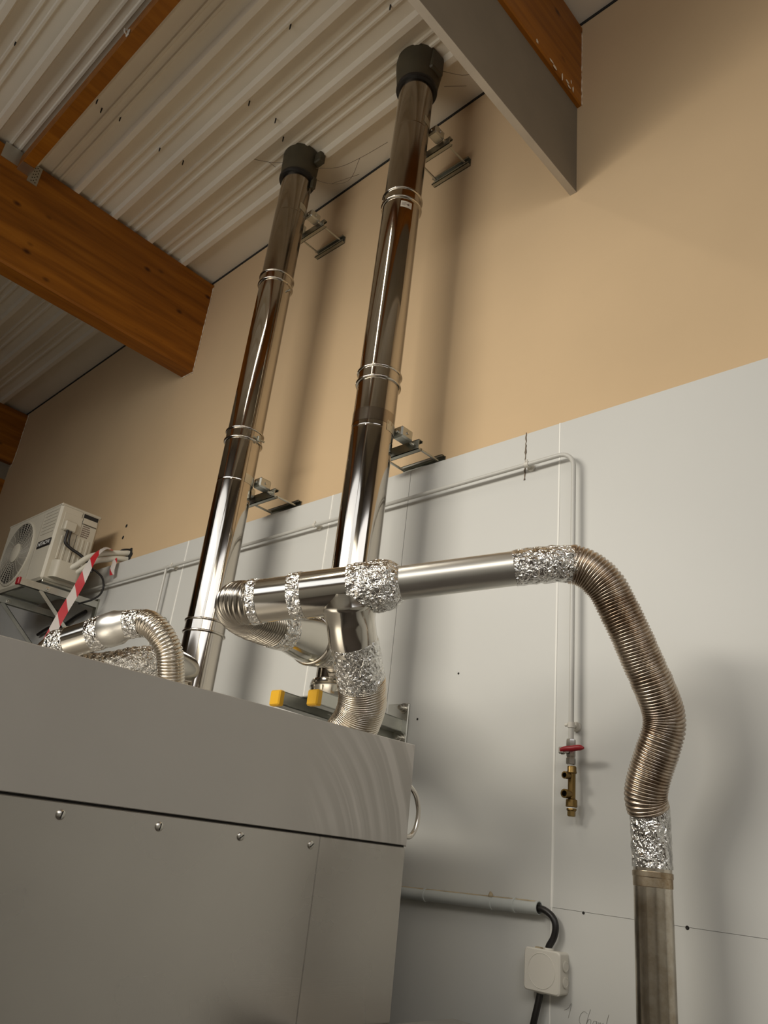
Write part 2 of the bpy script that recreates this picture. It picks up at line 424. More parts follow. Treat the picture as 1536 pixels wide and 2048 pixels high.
struct(mb.build('trim_%d' % tn, M['white_flake'], smooth=False)); tn += 1

# purlin between the beams, in its joist hanger
pu = thing('roof_purlin', (-3.75, -1.197, 4.73), 'slim orange timber joist under the roof, held in a grey hanger at upper left', 'joist', kind='thing')
def sk(mb): return mb
z0 = lambda x: 4.722 + .0285*(x+3.75)
vs = []
for x in (-3.7499, -1.2405):
    for y in (-1.228, -1.167):
        for z in (z0(x), zc(x)-.0345): vs.append(V(x, y, z))
MB().add(vs, [(0, 1, 3, 2), (4, 6, 7, 5), (0, 4, 5, 1), (2, 3, 7, 6), (0, 2, 6, 4), (1, 5, 7, 3)]).build('timber', M['wood'], pu, smooth=False)
hg = MB()
hg.box(-3.7497, -3.7470, -1.320, -1.2285, 4.735, 4.835)
hg.box(-3.7497, -3.7470, -1.1665, -1.112, 4.690, 4.815)
hg.box(-3.7497, -3.67, -1.2295, -1.166, 4.7185, 4.7215)
hg.box(-3.7497, -3.68, -1.1668, -1.1650, 4.7185, 4.80)
hg.build('joist_hanger', M['galv'], pu, smooth=False)
dots = MB()
for i in range(5):
    for j in range(3):
        y, z = -1.125-.011*j, 4.705+.022*i+.008*(j % 2)
        dots.cyl((-3.7472, y, z), (-3.7462, y, z), .0032, 8)
dots.build('nail_hole', M['dark_gap'], pu, smooth=False)['kind'] = 'stuff'
cl = thing('wire_clip', (-2.62, -1.229, 4.77), 'small pale clip on the slim orange joist', 'clip')
MB().rbox(-2.632, -2.608, -1.236, -1.2285, 4.755, 4.792, .003).build('clip_body', M['white_plastic'], cl)
MB().sweep(spline([(-2.62, -1.236, 4.787), (-2.62, -1.25, 4.78), (-2.615, -1.247, 4.757), (-2.62, -1.236, 4.76)], .004), .0035, 8).build('clip_hook', M['white_plastic'], cl)

# roofing screw tips poking through the sheet
scr = [(38, 112)]
SC = [(-3.158, -1.531), (-3.173, -1.397), (-3.136, -1.128), (-3.165, -1.088), (-3.133, -1.001), (-2.150, -1.018), (-3.130, -.769), (-3.107, -.640), (-1.590, -.760), (-2.098, -.759), (-2.543, -.637), (-2.516, -.492), (-3.240, -.433), (-2.568, -.397), (-1.700, -.54)]
first = None
for i, (x, y) in enumerate(SC):
    if first is None:
        first = tag(MB().lathe([(.0008, -.034), (.0032, -.026), (.0036, 0), (.0036, .006)], (0, 0, 0), (0, 0, 1), 8).build('roofing_screw', M['dark_gap']),
                    'small dark screw tip poking down through the corrugated roof sheet', 'screw', 'roofing screw tips in the ceiling')
        o = first
    else:
        o = first.copy(); C.objects.link(o)
    o.location = (x, y, zc(x) - .001)

# ------------------------------------------------------------------ flues
RF = .0765
def flue(fx, fy, zb, label, right):
    t = thing('chimney_flue', (fx, fy, zb), label, 'flue')
    ztop = zc(fx) - .001
    zs = [zb, 2.337, 3.187, 4.045, ztop]
    if right: zs = [zb, 2.337, 3.187, 4.050, ztop]
    for i in range(4):
        a, b = zs[i], zs[i+1]
        prof = [(RF, a), (RF, a+.004)]
        for g in (2.965, 4.46):
            if a+.05 < g < b-.05: prof += [(RF, g-.0060), (RF, g-.0016), (RF-.0005, g), (RF, g+.0016), (RF, g+.0060)]
        prof += [(RF, b-.004), (RF, b)]
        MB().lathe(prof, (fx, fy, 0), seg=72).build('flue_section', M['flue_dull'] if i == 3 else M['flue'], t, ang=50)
    for z in zs[1:4]:
        w = .023
        prof = []
        def bead(zz, rr=.0050):
            for k in range(7):
                a = -PI/2 + PI*k/6; prof.append((RF+.0030+rr*math.cos(a), zz+rr*math.sin(a)))
        prof.append((RF-.002, z-w-.006)); bead(z-w); prof += [(RF+.0025, z-w+.0052), (RF+.0025, z-w+.009), (RF+.0025, z+w-.009), (RF+.0025, z+w-.0052)]; bead(z+w); prof.append((RF-.002, z+w+.006))
        MB().lathe(prof, (fx, fy, 0), seg=72).build('joint_band', M['flue'], t, ang=60)
    # roof collar and black rim
    c = MB(); RC = .101
    if right:
        c.lathe([(RF+.002, 4.735), (RC-.010, 4.742), (RC-.004, 4.80), (RC+.004, 4.86), (RC+.006, ztop)], (fx, fy, 0), seg=56)
    else:
        c.lathe([(RF+.002, 4.715), (RC-.012, 4.72), (RC-.008, 4.80), (RC-.006, ztop)], (fx, fy, 0), seg=56)
    co = c.build('roof_collar', M['boot'], t, ang=50)
    zr = 4.735 if right else 4.715
    MB().lathe([(RF-.001, zr-.014), (RF+.013, zr-.012), (RF+.0165, zr-.004), (RF+.0165, zr+.006), (RF+.012, zr+.010)], (fx, fy, 0), seg=56).build('collar_rim', M['black'], t, ang=50)
    if right:
        f = MB().rbox(fx+.086, fx+.112, fy-.03, fy+.045, 4.79, 4.90, .006)
    else:
        f = MB().rbox(fx+.085, fx+.135, fy+.015, fy+.055, 4.80, 4.865, .006)
        MB().rbox(fx+.068, fx+.090, fy+.03, fy+.06, 4.655, 4.73, .006).build('collar_flap', M['boot'], co)
    f.build('collar_flap', M['boot'], co)
    return t
FR = flue(-1.780, -.250, 2.020, 'right chimney flue of polished steel, rising behind the long duct to the roof', True)
FL = flue(-2.590, -.250, 1.90, 'left chimney flue of polished steel, rising beside the small arched hose', False)

# sticker on right flue, below the top band
def wrap_patch(cx, cy, R, a0, a1, z0, z1, n=10, dz=0):
    mb = MB(); rows = []
    for z in (z0, z1):
        rows.append([V(cx+R*math.cos(a0+(a1-a0)*i/n), cy+R*math.sin(a0+(a1-a0)*i/n), z) for i in range(n+1)])
    return mb.rings(rows, closed=False, cap=False)
st = wrap_patch(-1.78, -.25, RF+.0007, math.radians(-47), math.radians(-12), 3.972, 4.004).build('paper_sticker', M['label_paper'], FR)
ink = MB()
for k, (a0, a1, z) in enumerate(((-44, -30, 3.994), (-44, -27, 3.988), (-44, -33, 3.982))):
    p = wrap_patch(-1.78, -.25, RF+.0011, math.radians(a0), math.radians(a1), z-.0012, z+.0012, 5); ink.add(p.v, p.f)
ink.cyl((-1.78+.0775*math.cos(-.42), -.25+.0775*math.sin(-.42), 3.988), (-1.78+.0782*math.cos(-.42), -.25+.0782*math.sin(-.42), 3.988), .005, 10)
ink.build('sticker_print', M['brown_ink'], st)
# faded film wrapped round the right flue
wrap_patch(-1.78, -.25, RF+.0008, math.radians(-150), math.radians(20), 2.985, 3.035, 24).build('film_band', M['flue_dull'], FR)
# clamp bolts on left flue
MB().rbox(-2.59+.079, -2.59+.096, -.25+.006, -.25+.022, 3.160, 3.186, .003).cyl((-2.59+.088, -.262, 3.172), (-2.59+.088, -.205, 3.172), .0045, 8).build('clamp_bolt', M['dark_steel'], FL)
MB().cyl((-2.59+.070, -.225, 3.99), (-2.59+.088, -.222, 3.987), .005, 8).build('clamp_bolt', M['dark_steel'], FL)
# coupling under the tee of the right flue, and base plate on the consoles
MB().lathe([(RF-.001, 2.0145), (RF+.011, 2.015), (RF+.012, 2.048), (RF+.0145, 2.051), (RF+.0145, 2.056), (RF+.008, 2.058), (RF+.0135, 2.061), (RF+.0135, 2.066), (RF+.008, 2.068), (RF+.011, 2.071), (RF+.010, 2.075), (RF-.001, 2.076)], (-1.78, -.25, 0), seg=64).build('base_coupling', M['duct'], FR, ang=50)
MB().rbox(-1.880, -1.690, -.362, -.13, 2.0105, 2.0142, .001).build('base_plate', M['galv'], FR)

# stand-off brackets tying the flues to the plaster wall
def channel(mb, x0, x1, y, z, w=.021, h=.040, t=.0025, face=-1):
    """U strut along X, open towards face*y"""
    ya, yb = y-w/2, y+w/2
    if face < 0: mb.box(x0, x1, yb-t, yb, z-h/2, z+h/2)
    else: mb.box(x0, x1, ya, ya+t, z-h/2, z+h/2)
    mb.box(x0, x1, ya, yb, z+h/2-t, z+h/2); mb.box(x0, x1, ya, yb, z-h/2, z-h/2+t)
    yl = ya if face < 0 else yb-t
    mb.box(x0, x1, yl, yl+t, z+h/2-.009, z+h/2); mb.box(x0, x1, yl, yl+t, z-h/2, z-h/2+.009)
def flue_bracket(fx, fy, z, label):
    t = thing('flue_bracket', (fx, WB, z), label, 'bracket', 'stand-off brackets of the chimney flues')
    mb = MB(); channel(mb, fx-.105, fx+.105, WB-.0125, z, face=-1); mb.build('wall_rail', M['dark_steel'], t, smooth=False)
    mb = MB(); channel(mb, fx-.105, fx+.105, -.105, z, face=1); mb.build('outer_rail', M['dark_steel'], t, smooth=False)
    for s in (-1, 1):
        r = MB().cyl((fx+s*.082, WB-.02, z), (fx+s*.082, -.135, z), .005, 10)
        rod = r.build('threaded_rod', M['galv'], t)
        MB().lathe([(.0095, 0), (.0095, .008)], (fx+s*.082, -.124, z), (0, 1, 0), 6).build('nut', M['bolt'], rod)
    # perforated strap clamp hugging the back of the flue
    cl = MB()
    n = 14; R = RF+.0012
    rows = []
    for zz in (z-.002, z+.038):
        rows.append([V(fx+R*math.cos(a), fy+R*math.sin(a), zz) for a in [math.radians(-5+190*i/n) for i in range(n+1)]])
    cl.rings(rows, closed=False, cap=False)
    cl.rbox(fx+.030, fx+.078, -.180, -.118, z+.012, z+.056, .006)
    cl.rbox(fx-.070, fx-.028, -.180, -.118, z+.004, z+.044, .006)
    k = cl.build('strap_clamp', M['galv'], t)
    MB().lathe([(.0055, 0), (.0045, .004), (.001, .005)], (fx+.0782, -.150, z+.034), (1, 0, 0), 8).build('clamp_bolt', M['bolt'], k)
    MB().lathe([(.007, 0), (.006, .005), (.001, .006)], (fx+.054, -.181, z+.034), (0, -1, 0), 8).build('clamp_bolt', M['bolt'], k)
    return t
flue_bracket(-1.780, -.250, 4.487, 'upper grey strut bracket behind the right flue, near the roof')
flue_bracket(-1.780, -.250, 2.961, 'lower grey strut bracket behind the right flue, above the wall panels')
flue_bracket(-2.590, -.250, 4.487, 'upper grey strut bracket behind the left flue, near the roof')
flue_bracket(-2.590, -.250, 2.965, 'lower grey strut bracket behind the left flue, above the wall panels')

# support consoles with yellow end caps
def console(x, dz, label, tip):
    t = thing('support_console', (x, 0, 2.0+dz), label, 'bracket', 'wall consoles under the right flue')
    z0, z1 = 1.970+dz, 2.0100+dz
    S = Matrix.Identity(4); S[0][1] = -.14; S[0][3] = -.14*-tip
    a = MB()
    a.box(x-.022, x+.022, tip, -.004, z1-.003, z1, S); a.box(x-.022, x+.022, tip, -.004, z0, z0+.003, S)
    a.box(x+.019, x+.022, tip, -.004, z0, z1, S); a.box(x-.022, x-.019, tip, -.004, z0, z1, S)
    arm = a.build('arm', M['galv'], t, smooth=False)
    MB().rbox(x-.0225, x+.0225, tip-.010, tip+.012, z0-.003, z1+.002, .004).build('end_cap', M['yellow'], t)
    MB().rbox(x-.105, x-.014, -.008, -.0005, 1.935, 2.060, .002).build('wall_plate', M['galv'], t)
    g = MB(); g.prism([(-.30, z0+.001), (-.008, z0+.001), (-.008, 1.94), (-.03, 1.935)], x-.075, x-.069, 'x'); g.build('gusset', M['dark_steel'], t, smooth=False)
    for zz in (2.044, 1.950):
        b = MB().lathe([(.017, 0), (.017, .003), (.011, .0032), (.011, .012), (.007, .0125), (.007, .024), (.001, .0245)], (x-.034, -.008, zz), (0, -1, 0), 12)
        b.build('bolt', M['bolt'], t)
    return t
console(-1.688, 0, 'galvanised wall console with yellow end cap, right one of the pair below the right flue', -.425)
console(-1.822, -.0005, 'galvanised wall console with yellow end cap, left one of the pair below the right flue', -.452)

# ------------------------------------------------------------------ ducts
def foil_wrap(P, r, parent, seed=0, step=.003, amp=.0035, name='foil_tape'):
    pts = spline(P, step); n = len(pts)
    if isinstance(r, list):
        rs = []
        for i in range(n):
            q = (len(r)-1)*i/(n-1); k = min(int(q), len(r)-2); rs.append(r[k]+(r[k+1]-r[k])*(q-k))
    else: rs = r if not isinstance(r, tuple) else [r[0] + (r[1]-r[0])*i/(n-1) for i in range(n)]
    def jit(i, j, p):
        q = p + V(seed*.73, seed*.31, 0) + noise.noise_vector(p*30)*.012
        h = (abs(noise.noise(q*30))*1.5 + abs(noise.noise(q*66))*.7 - .45)
        ed = min(1, .35 + min(i, n-1-i)/5)
        return h*amp*ed
    return MB().sweep(pts, rs, 64, True, jit).build(name, M['foil'], parent, ang=28)
def hose(P, r, parent, pitch=.007, depth=.0032, mat='flex_clean', name='flexible_hose', seg=40, wob=.0012):
    per = 8; pts = spline(P, pitch/per)
    rs = []
    for i in range(len(pts)):
        ph = (i % per)/per; w = wob*noise.noise(V(i*.05, 5, 0))
        rs.append(r - depth*((.5 + .5*math.cos(2*PI*ph))**2.4) + w)
    return MB().sweep(pts, rs, seg, True).build(name, M[mat], parent, ang=80)
def pipe(P, r, parent, mat='duct', name='pipe_section', step=.02, seg=56):
    pts = spline(P, step) if len(P) > 2 else [V(p) for p in P]
    n = len(pts); rs = r if not isinstance(r, tuple) else [r[0] + (r[1]-r[0])*i/(n-1) for i in range(n)]
    return MB().sweep(pts, rs, seg).build(name, M[mat], parent, ang=40)

# long duct on the right
A = V(-.969, -.484, 2.243); B = V(-1.5205, -.8156, 2.1322)      # axis of the level run
def ax(t): return A.lerp(B, t)                                      # t = 0 right end, 1 left end
D = thing('exhaust_duct', A.lerp(B, .6), 'long foil-taped steel exhaust duct with tee, from right flue to brown hose and riser', 'duct')
pipe([ax(-.03), ax(.47)], .0405, D, 'satin', 'straight_pipe')
foil_wrap([V(-.872, -.402, 2.262), ax(-.10), ax(0.02)], .0425, D, 1, name='foil_tape')
foil_wrap([ax(.43), ax(.50), ax(.618)], [.0430, .0520, .0590, .0615, .0620, .0618, .0615, .0612, .0608, .0604, .0600], D, 2, amp=.0045)
main = pipe([ax(.590), ax(.84)], .0570, D, 'duct', 'tee_pipe')
foil_wrap([ax(.792), ax(.842)], .0585, D, 3, amp=.0024)
pipe([ax(.83), ax(.985)], .0535, D, 'duct', 'pipe_section')
foil_wrap([ax(.965), ax(1.0)], .0560, D, 4, amp=.0026)
# tee branch with flared saddle, foil and hose into the machine
br0 = ax(.628)
bp = spline([br0, V(-1.326, -.668, 2.125), V(-1.336, -.640, 2.076), V(-1.345, -.620, 2.050)], .006); n = len(bp)
MB().sweep(bp, [.0590 + .013*max(0, 1-abs(i*.006-.036)/.042)**1.5 for i in range(n)], 56).build('tee_branch', M['duct'], D, ang=50)
foil_wrap([(-1.338, -.634, 2.066), (-1.350, -.600, 2.030), (-1.372, -.556, 1.981)], .0590, D, 5, amp=.0032)
hose([(-1.368, -.562, 1.990), (-1.380, -.540, 1.962), (-1.396, -.522, 1.935), (-1.424, -.508, 1.898), (-1.46, -.50, 1.868)], .0605, D, .0056, .0040, 'flex_clean')
# elbow turning back to the flue
E1 = spline([ax(.975), ax(1.01), V(-1.562, -.826, 2.134), V(-1.604, -.798, 2.134), V(-1.638, -.752, 2.133), V(-1.656, -.702, 2.134), V(-1.667, -.650, 2.136), V(-1.676, -.605, 2.139)], .02)
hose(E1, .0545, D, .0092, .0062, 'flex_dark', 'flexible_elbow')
tee_end = V(-1.775, -.255, 2.180)
tdir = (tee_end - V(-1.672, -.620, 2.138))
def tx(t): return V(-1.672, -.620, 2.138) + tdir*t
foil_wrap([tx(-.03), tx(.14)], .0555, D, 6, amp=.0026)
pp = [tx(.12), tx(.20), tx(.30), tx(.42), tx(.50)]
MB().sweep(pp, [.0545, .056, .0625, .069, .070], 56).build('reducer', M['duct'], D, ang=50)
MB().sweep([tx(.47), tx(.48), tx(.50), tx(.52), tx(.54), tx(.56), tx(.57)], [.071, .0755, .0775, .073, .0765, .0755, .071], 56).build('reducer_ring', M['flue'], D, ang=50)
foil_wrap([tx(.55), tx(.70)], .0725, D, 7, amp=.004)
pipe([tx(.66), tx(.93)], .0700, D, 'duct', 'flue_stub')
# brown flexible hose down to the riser
hose([(-.886, -.412, 2.260), (-.878, -.405, 2.263), (-.848, -.385, 2.250), (-.820, -.358, 2.217), (-.804, -.330, 2.168), (-.789, -.300, 2.112), (-.780, -.274, 2.067), (-.769, -.246, 2.018), (-.763, -.212, 1.966), (-.767, -.198, 1.930), (-.780, -.195, 1.892), (-.798, -.190, 1.854), (-.814, -.186, 1.815), (-.824, -.178, 1.782), (-.824, -.165, 1.755)], .0462, D, .0072, .0034, 'flex_brown')

RP = thing('riser_pipe', (-.824, -.155, 0), 'upright stained steel riser pipe with foil wrap at the right, below the brown hose', 'pipe')
foil_wrap([(-.824, -.163, 1.768), (-.824, -.157, 1.70), (-.824, -.155, 1.640)], (.0432, .0425), RP, 8, amp=.0026)
MB().lathe([(.0402, 0), (.0402, 1.66)], (-.824, -.155, 0), seg=64).build('pipe_shaft', M['riser'], RP)
MB().lathe([(.0400, 1.602), (.0412, 1.603), (.0412, 1.6205), (.0424, 1.622), (.0424, 1.632), (.0400, 1.633)], (-.824, -.155, 0), seg=64).build('collar_ring', metal('rusty_collar', (.47, .40, .30), .30, (20, 20, 20), .1, .25, .02, (.28, .16, .06), 16), RP)

# small duct on the left
D2 = thing('exhaust_duct', (-2.4, -.6, 2.2), 'short foil-taped steel exhaust duct with small arched hose beside the left flue', 'duct')
a, b = V(-2.662, -.765, 2.142), V(-2.445, -.674, 2.212)
def ly(t): return a.lerp(b, t)
foil_wrap([ly(-.06), ly(.20)], .0565, D2, 11, amp=.003)
pipe([ly(.10), ly(.68)], .0550, D2, 'duct', 'pipe_section')
foil_wrap([ly(.58), ly(.80)], .0570, D2, 12, amp=.0028)
MB().sweep([ly(.76), ly(.80), ly(.98), ly(1.04), ly(1.16)], [.055, .0590, .0590, .053, .0485], 56).build('coupling_ring', M['satin'], D2, ang=40)
foil_wrap([ly(1.10), V(-2.385, -.648, 2.224), V(-2.350, -.637, 2.224)], .0475, D2, 13, amp=.003)
hose([(-2.372, -.643, 2.226), (-2.345, -.636, 2.226), (-2.312, -.629, 2.214), (-2.282, -.607, 2.185), (-2.268, -.573, 2.140), (-2.278, -.545, 2.085), (-2.292, -.520, 2.02), (-2.30, -.51, 1.94), (-2.30, -.51, 1.868)], .0440, D2, .0105, .0042, 'flex_clean')
pipe([(-2.589, -.262, 2.163), (-2.520, -.40, 2.150), (-2.500, -.44, 2.147)], (.047, .0690), D2, 'duct', 'flue_stub', .01)
foil_wrap([(-2.505, -.428, 2.147), (-2.49, -.475, 2.144)], .0700, D2, 14, amp=.003)
foil_wrap([(-2.495, -.46, 2.145), (-2.535, -.545, 2.125), (-2.60, -.61, 2.095), (-2.66, -.68, 2.075)], .056, D2, 15, amp=.0055)
hose([(-2.65, -.67, 2.076), (-2.70, -.735, 2.075), (-2.71, -.775, 2.10), (-2.672, -.768, 2.137)], .052, D2, .009, .004, 'duct', 'flexible_elbow')

# ------------------------------------------------------------------ machine housing
XM = -1.352
mc = thing('machine_housing', (-2.3, -1.2, 0), 'large brushed stainless steel machine housing filling the lower left', 'machine')
MB().box(-3.3, XM-.006, -2.30, -.362, 0, 1.862).build('housing_body', M['dark_gap'], mc, smooth=False)
MB().rbox(XM-.010, XM, -2.30, -.3585, 1.6305, 1.868, .0012).build('upper_panel', M['machine'], mc)
lp = MB().rbox(XM-.010, XM-.0008, -2.30, -.6440, .10, 1.6265, .0018).build('lower_panel', M['machine_low'], mc)
MB().rbox(XM-.010, XM-.0015, -.6434, -.3600, .10, 1.6265, .0018).build('corner_panel', M['machine_low'], mc)
MB().rbox(-3.3, XM-.011, -2.30, -.3600, 1.862, 1.867, .001).build('top_panel', M['machine'], mc)
MB().rbox(-3.3, XM-.011, -.364, -.3585, .1, 1.862, .001).build('back_panel', M['machine'], mc)
for y in (-1.242, -1.049, -.860, -.669):
    s = MB().lathe([(.0085, 0), (.0080, .0022), (.0055, .0040), (.0008, .0048)], (XM-.0008, y, 1.6065), (1, 0, 0), 16).build('panel_screw', M['bolt'], lp)
    a_ = random.uniform(.5, 2.4); d = V(0, math.cos(a_), math.sin(a_))*.0062; e = V(0, -math.sin(a_), math.cos(a_))*.0010
    p = V(XM+.0041, y, 1.6065); q = V(.0006, 0, 0)
    MB().add([p-d-e, p-d+e, p+d+e, p+d-e], [(0, 1, 2, 3)]).build('screw_slot', M['dark_gap'], s, smooth=False)
hp = spline([(XM-.03, -.360, 1.776), (XM-.03, -.335, 1.772), (XM-.03, -.306, 1.752), (XM-.03, -.290, 1.715), (XM-.03, -.296, 1.675), (XM-.03, -.318, 1.652), (XM-.03, -.345, 1.660), (XM-.03, -.360, 1.672)], .006)
MB().sweep(hp, .0062, 14).build('ring_handle', M['bead'], mc)
MB().rbox(XM-.05, XM-.012, -.3586, -.345, 1.628, 1.632, .001).build('seam_tab', M['machine'], mc)

sl = thing('steel_ledge', (-1.0, -.2, 0), 'low grey steel ledge at the bottom edge between the machine and the wall', 'ledge')
MB().rbox(XM+.003, -.98, -.60, -.137, 1.250, 1.264, .003).build('ledge_top', M['machine'], sl)
MB().box(XM+.02, -1.0, -.58, -.16, 0, 1.25).build('ledge_body', M['machine'], sl, smooth=False)

# ------------------------------------------------------------------ air conditioner
ac = thing('air_conditioner', (-4.45, -.23, 2.755), 'cream outdoor air conditioner unit with round fan grille, on wall arms at the left', 'air conditioner')
ax0, ax1, ay0, ay1, az0, az1 = -4.80, -4.100, -.350, -.115, 2.752, 3.196
MB().rbox(ax0, ax1, ay0, ay1, az0, az1, .012).build('casing', M['ac'], ac)
MB().rbox(ax0-.003, ax1+.003, ay0-.003, ay1+.003, az1-.014, az1+.004, .006).build('lid', M['ac'], ac)
# fan opening, guard rings and hub on the front
fcx, fcz, fr = -4.545, 2.973, .186
fg = MB().lathe([(fr+.014, 0), (fr+.014, .004), (fr+.004, .010), (fr, .008), (fr, .001)], (fcx, ay0, fcz), (0, -1, 0), 64, cap=False).build('fan_surround', M['ac'], ac)
MB().lathe([(.0001, 0), (fr, .0006)], (fcx, ay0-.0008, fcz), (0, -1, 0), 64, cap=False).build('fan_void', M['ac_dark'], fg)
gr = MB()
for i in range(1, 11):
    rr = .058 + (fr-.058)*i/10.3
    gr.sweep([V(fcx+rr*math.cos(2*PI*k/48), ay0-.010, fcz+rr*math.sin(2*PI*k/48)) for k in range(49)], .0019, 6, cap=False)
for k in range(24):
    a_ = 2*PI*k/24
    gr.sweep([V(fcx+q*math.cos(a_+(q-.05)*1.5), ay0-.009, fcz+q*math.sin(a_+(q-.05)*1.5)) for q in (.05, .08, .11, .14, .17, fr+.004)], .0019, 6)
gr.build('fan_guard', M['ac_grille'], fg)
MB().lathe([(.058, 0), (.058, .012), (.050, .016), (.001, .017)], (fcx, ay0-.002, fcz), (0, -1, 0), 40).build('fan_hub', M['ac'], fg)
# louvre lines and fold next to the grille
lv = MB()
for k in range(7): lv.box(-4.285, -4.125, ay0-.0016, ay0+.001, 3.165-.022*k, 3.167-.022*k)
lv.box(-4.303, -4.300, ay0-.0025, ay0+.001, az0+.02, az1-.03)
lv.build('front_louvre', M['ac_grille'], ac, smooth=False)
bd = MB().rbox(-4.274, -4.110, ay0-.004, ay0+.001, 2.949, 2.991, .001).build('name_badge', M['badge'], ac)
def text(s, size, mat, M4, name, parent, sx=1):
    cu = bpy.data.curves.new(name, 'FONT'); cu.body = s; cu.size = size; cu.extrude = .0003; cu.align_x = 'CENTER'; cu.align_y = 'CENTER'
    tmp = bpy.data.objects.new('tmp', cu); C.objects.link(tmp)
    dg = bpy.context.evaluated_depsgraph_get(); me = bpy.data.meshes.new_from_object(tmp.evaluated_get(dg))
    bpy.data.objects.remove(tmp)
    me.transform(M4 @ Matrix.Diagonal((sx, 1, 1, 1)))
    me.materials.clear(); me.materials.append(mat)
    o = bpy.data.objects.new(name, me); C.objects.link(o); o.parent = parent
    root = parent
    o.matrix_parent_inverse = Matrix.Translation(-parent_world(parent))
    return o
M4 = Matrix.Translation((-4.192, ay0-.0046, 2.970)) @ Matrix.Rotation(PI/2, 4, 'X')
text('HITACHI', .034, M['white_ink'], M4, 'badge_lettering', bd, 1.05)
# service side
sp = MB()
sp.rbox(ax1-.002, ax1+.003, -.322, -.217, 3.049, 3.150, .001)
svc = sp.build('service_plate', M['ac'], ac)
MB().rbox(ax1+.001, ax1+.028, -.314, -.246, 3.046, 3.104, .006).build('terminal_cover', M['ac'], ac)
rc = MB().box(ax1-.001, ax1+.0015, -.216, -.130, 3.120, 3.182).build('handle_recess', M['ac_dark'], ac, smooth=False)
MB().prism([(ax1+.0012, 3.122), (ax1+.012, 3.122), (ax1+.0016, 3.158)], -.214, -.132, 'y').build('grip_lip', M['ac'], rc, smooth=False)
rb = MB()
for k, y in enumerate((-.300, -.272, -.235, -.205, -.180, -.150)): rb.rbox(ax1-.002, ax1+.0035, y-.006, y+.006, 2.88, 3.035 if k > 2 else 3.02, .002)
rb.build('side_rib', M['ac'], ac)['kind'] = 'stuff'
MB().box(ax1-.001, ax1+.0008, -.2255, -.2235, az0+.02, az1-.015).build('panel_gap', M['ac_dark'], ac, smooth=False)
pr = MB()
random.seed(3)
for r_ in range(6):
    y = -.206
    while y < -.166:
        w = random.uniform(.003, .008); pr.box(ax1+.0002, ax1+.0010, y, y+w, 3.112-.012*r_-.005, 3.112-.012*r_+.0016); y += w+.0022
pr.build('warning_print', M['brown_ink'], ac, smooth=False)['kind'] = 'stuff'
# rounded valve cover
n = 10; prof = [(-.318, ax1-.002)] + [(-.318+.03*(1-math.cos(PI/2*i/n)), ax1+.052*math.sin(PI/2*i/n)+.0) for i in range(n+1)] + [(-.190+.03*math.sin(PI/2*i/n), ax1+.022+.03*math.cos(PI/2*i/n)) for i in range(n+1)] + [(-.160, ax1-.002)]
MB().prism([(x, y) for y, x in prof], 2.772, 2.868, 'z').build('valve_cover', M['ac'], ac)
MB().rbox(ax0+.02, ax1+.006, ay0+.01, ay1-.01, az0-.016, az0-.0005, .003).build('base_rail', M['dark_steel'], ac)

def ac_arm(x, label, tip):
    t = thing('wall_arm', (x, 0, 2.7), label, 'bracket', 'steel wall arms carrying the air conditioner')
    a_ = MB(); a_.box(x-.018, x+.018, -.445, -.002, 2.722, 2.7255); a_.box(x+.0145, x+.018, -.445, -.002, 2.690, 2.722); a_.box(x-.018, x-.0145, -.445, -.002, 2.690, 2.722)
    a_.build('arm_channel', M['galv'], t, smooth=False)
    if tip: MB().rbox(x-.019, x+.019, -.458, -.444, 2.688, 2.727, .003).build('end_cap', M['red'], t)
    p0, p1 = V(x, -.325, 2.700), V(x, -.008, 2.435)
    d = (p1-p0).normalized(); Mx = Matrix.Translation(p0) @ d.to_track_quat('Y', 'Z').to_matrix().to_4x4()
    L_ = (p1-p0).length
    s = MB(); s.box(-.014, .014, 0, L_, -.002, .001, Mx); s.box(.011, .014, 0, L_, -.022, .001, Mx); s.build('strut', M['galv'], t, smooth=False)
    u = MB(); u.box(x-.02, x+.02, -.010, -.0005, 2.40, 2.74); u.build('wall_upright', M['dark_steel'], t, smooth=False)
    MB().lathe([(.012, 0), (.012, .007), (.006, .0075), (.006, .02), (.001, .0205)], (x+.018, -.300, 2.706), (1, 0, 0), 8).build('bolt', M['bolt'], t)
    return t
ac_arm(-4.112, 'galvanised wall arm with strut and red tip, nearest under the air conditioner', True)
ac_arm(-4.610, 'second galvanised wall arm with strut, farther under the air conditioner at the left edge', False)

def tube(name, P, r, mat, label, cat, group=None, step=.008, seg=14):
    return tag(MB().sweep(spline(P, step), r, seg).build(name, M[mat]), label, cat, group)
tube('insulated_pipe', [(-4.060, -.225, 2.845), (-4.042, -.205, 2.868), (-4.03, -.16, 2.925), (-4.02, -.10, 2.964), (-4.00, -.03, 2.992), (-3.975, .045, 3.012)], .0155, 'insul', 'upper white insulated pipe from air conditioner to hole in the beige wall', 'pipe', 'insulated pipes of the air conditioner')
tube('insulated_pipe', [(-4.062, -.190, 2.830), (-4.040, -.165, 2.862), (-4.025, -.12, 2.915), (-4.01, -.06, 2.945), (-3.99, -.015, 2.962), (-3.975, .05, 2.975)], .0155, 'insul', 'lower white insulated pipe from air conditioner to hole in the beige wall', 'pipe', 'insulated pipes of the air conditioner')
MB_ = MB(); n = 14
MB_.add([V(-3.965, WB-.002, 2.998)] + [V(-3.965+.034*math.cos(2*PI*i/n)*random.uniform(.8, 1.2), WB-.002, 2.998+.042*math.sin(2*PI*i/n)*random.uniform(.8, 1.2)) for i in range(n)], [(0, i+1, (i+1) % n+1) for i in range(n)])
struct(MB_.build('trim_%d' % tn, M['dark_gap'], smooth=False)); tn += 1
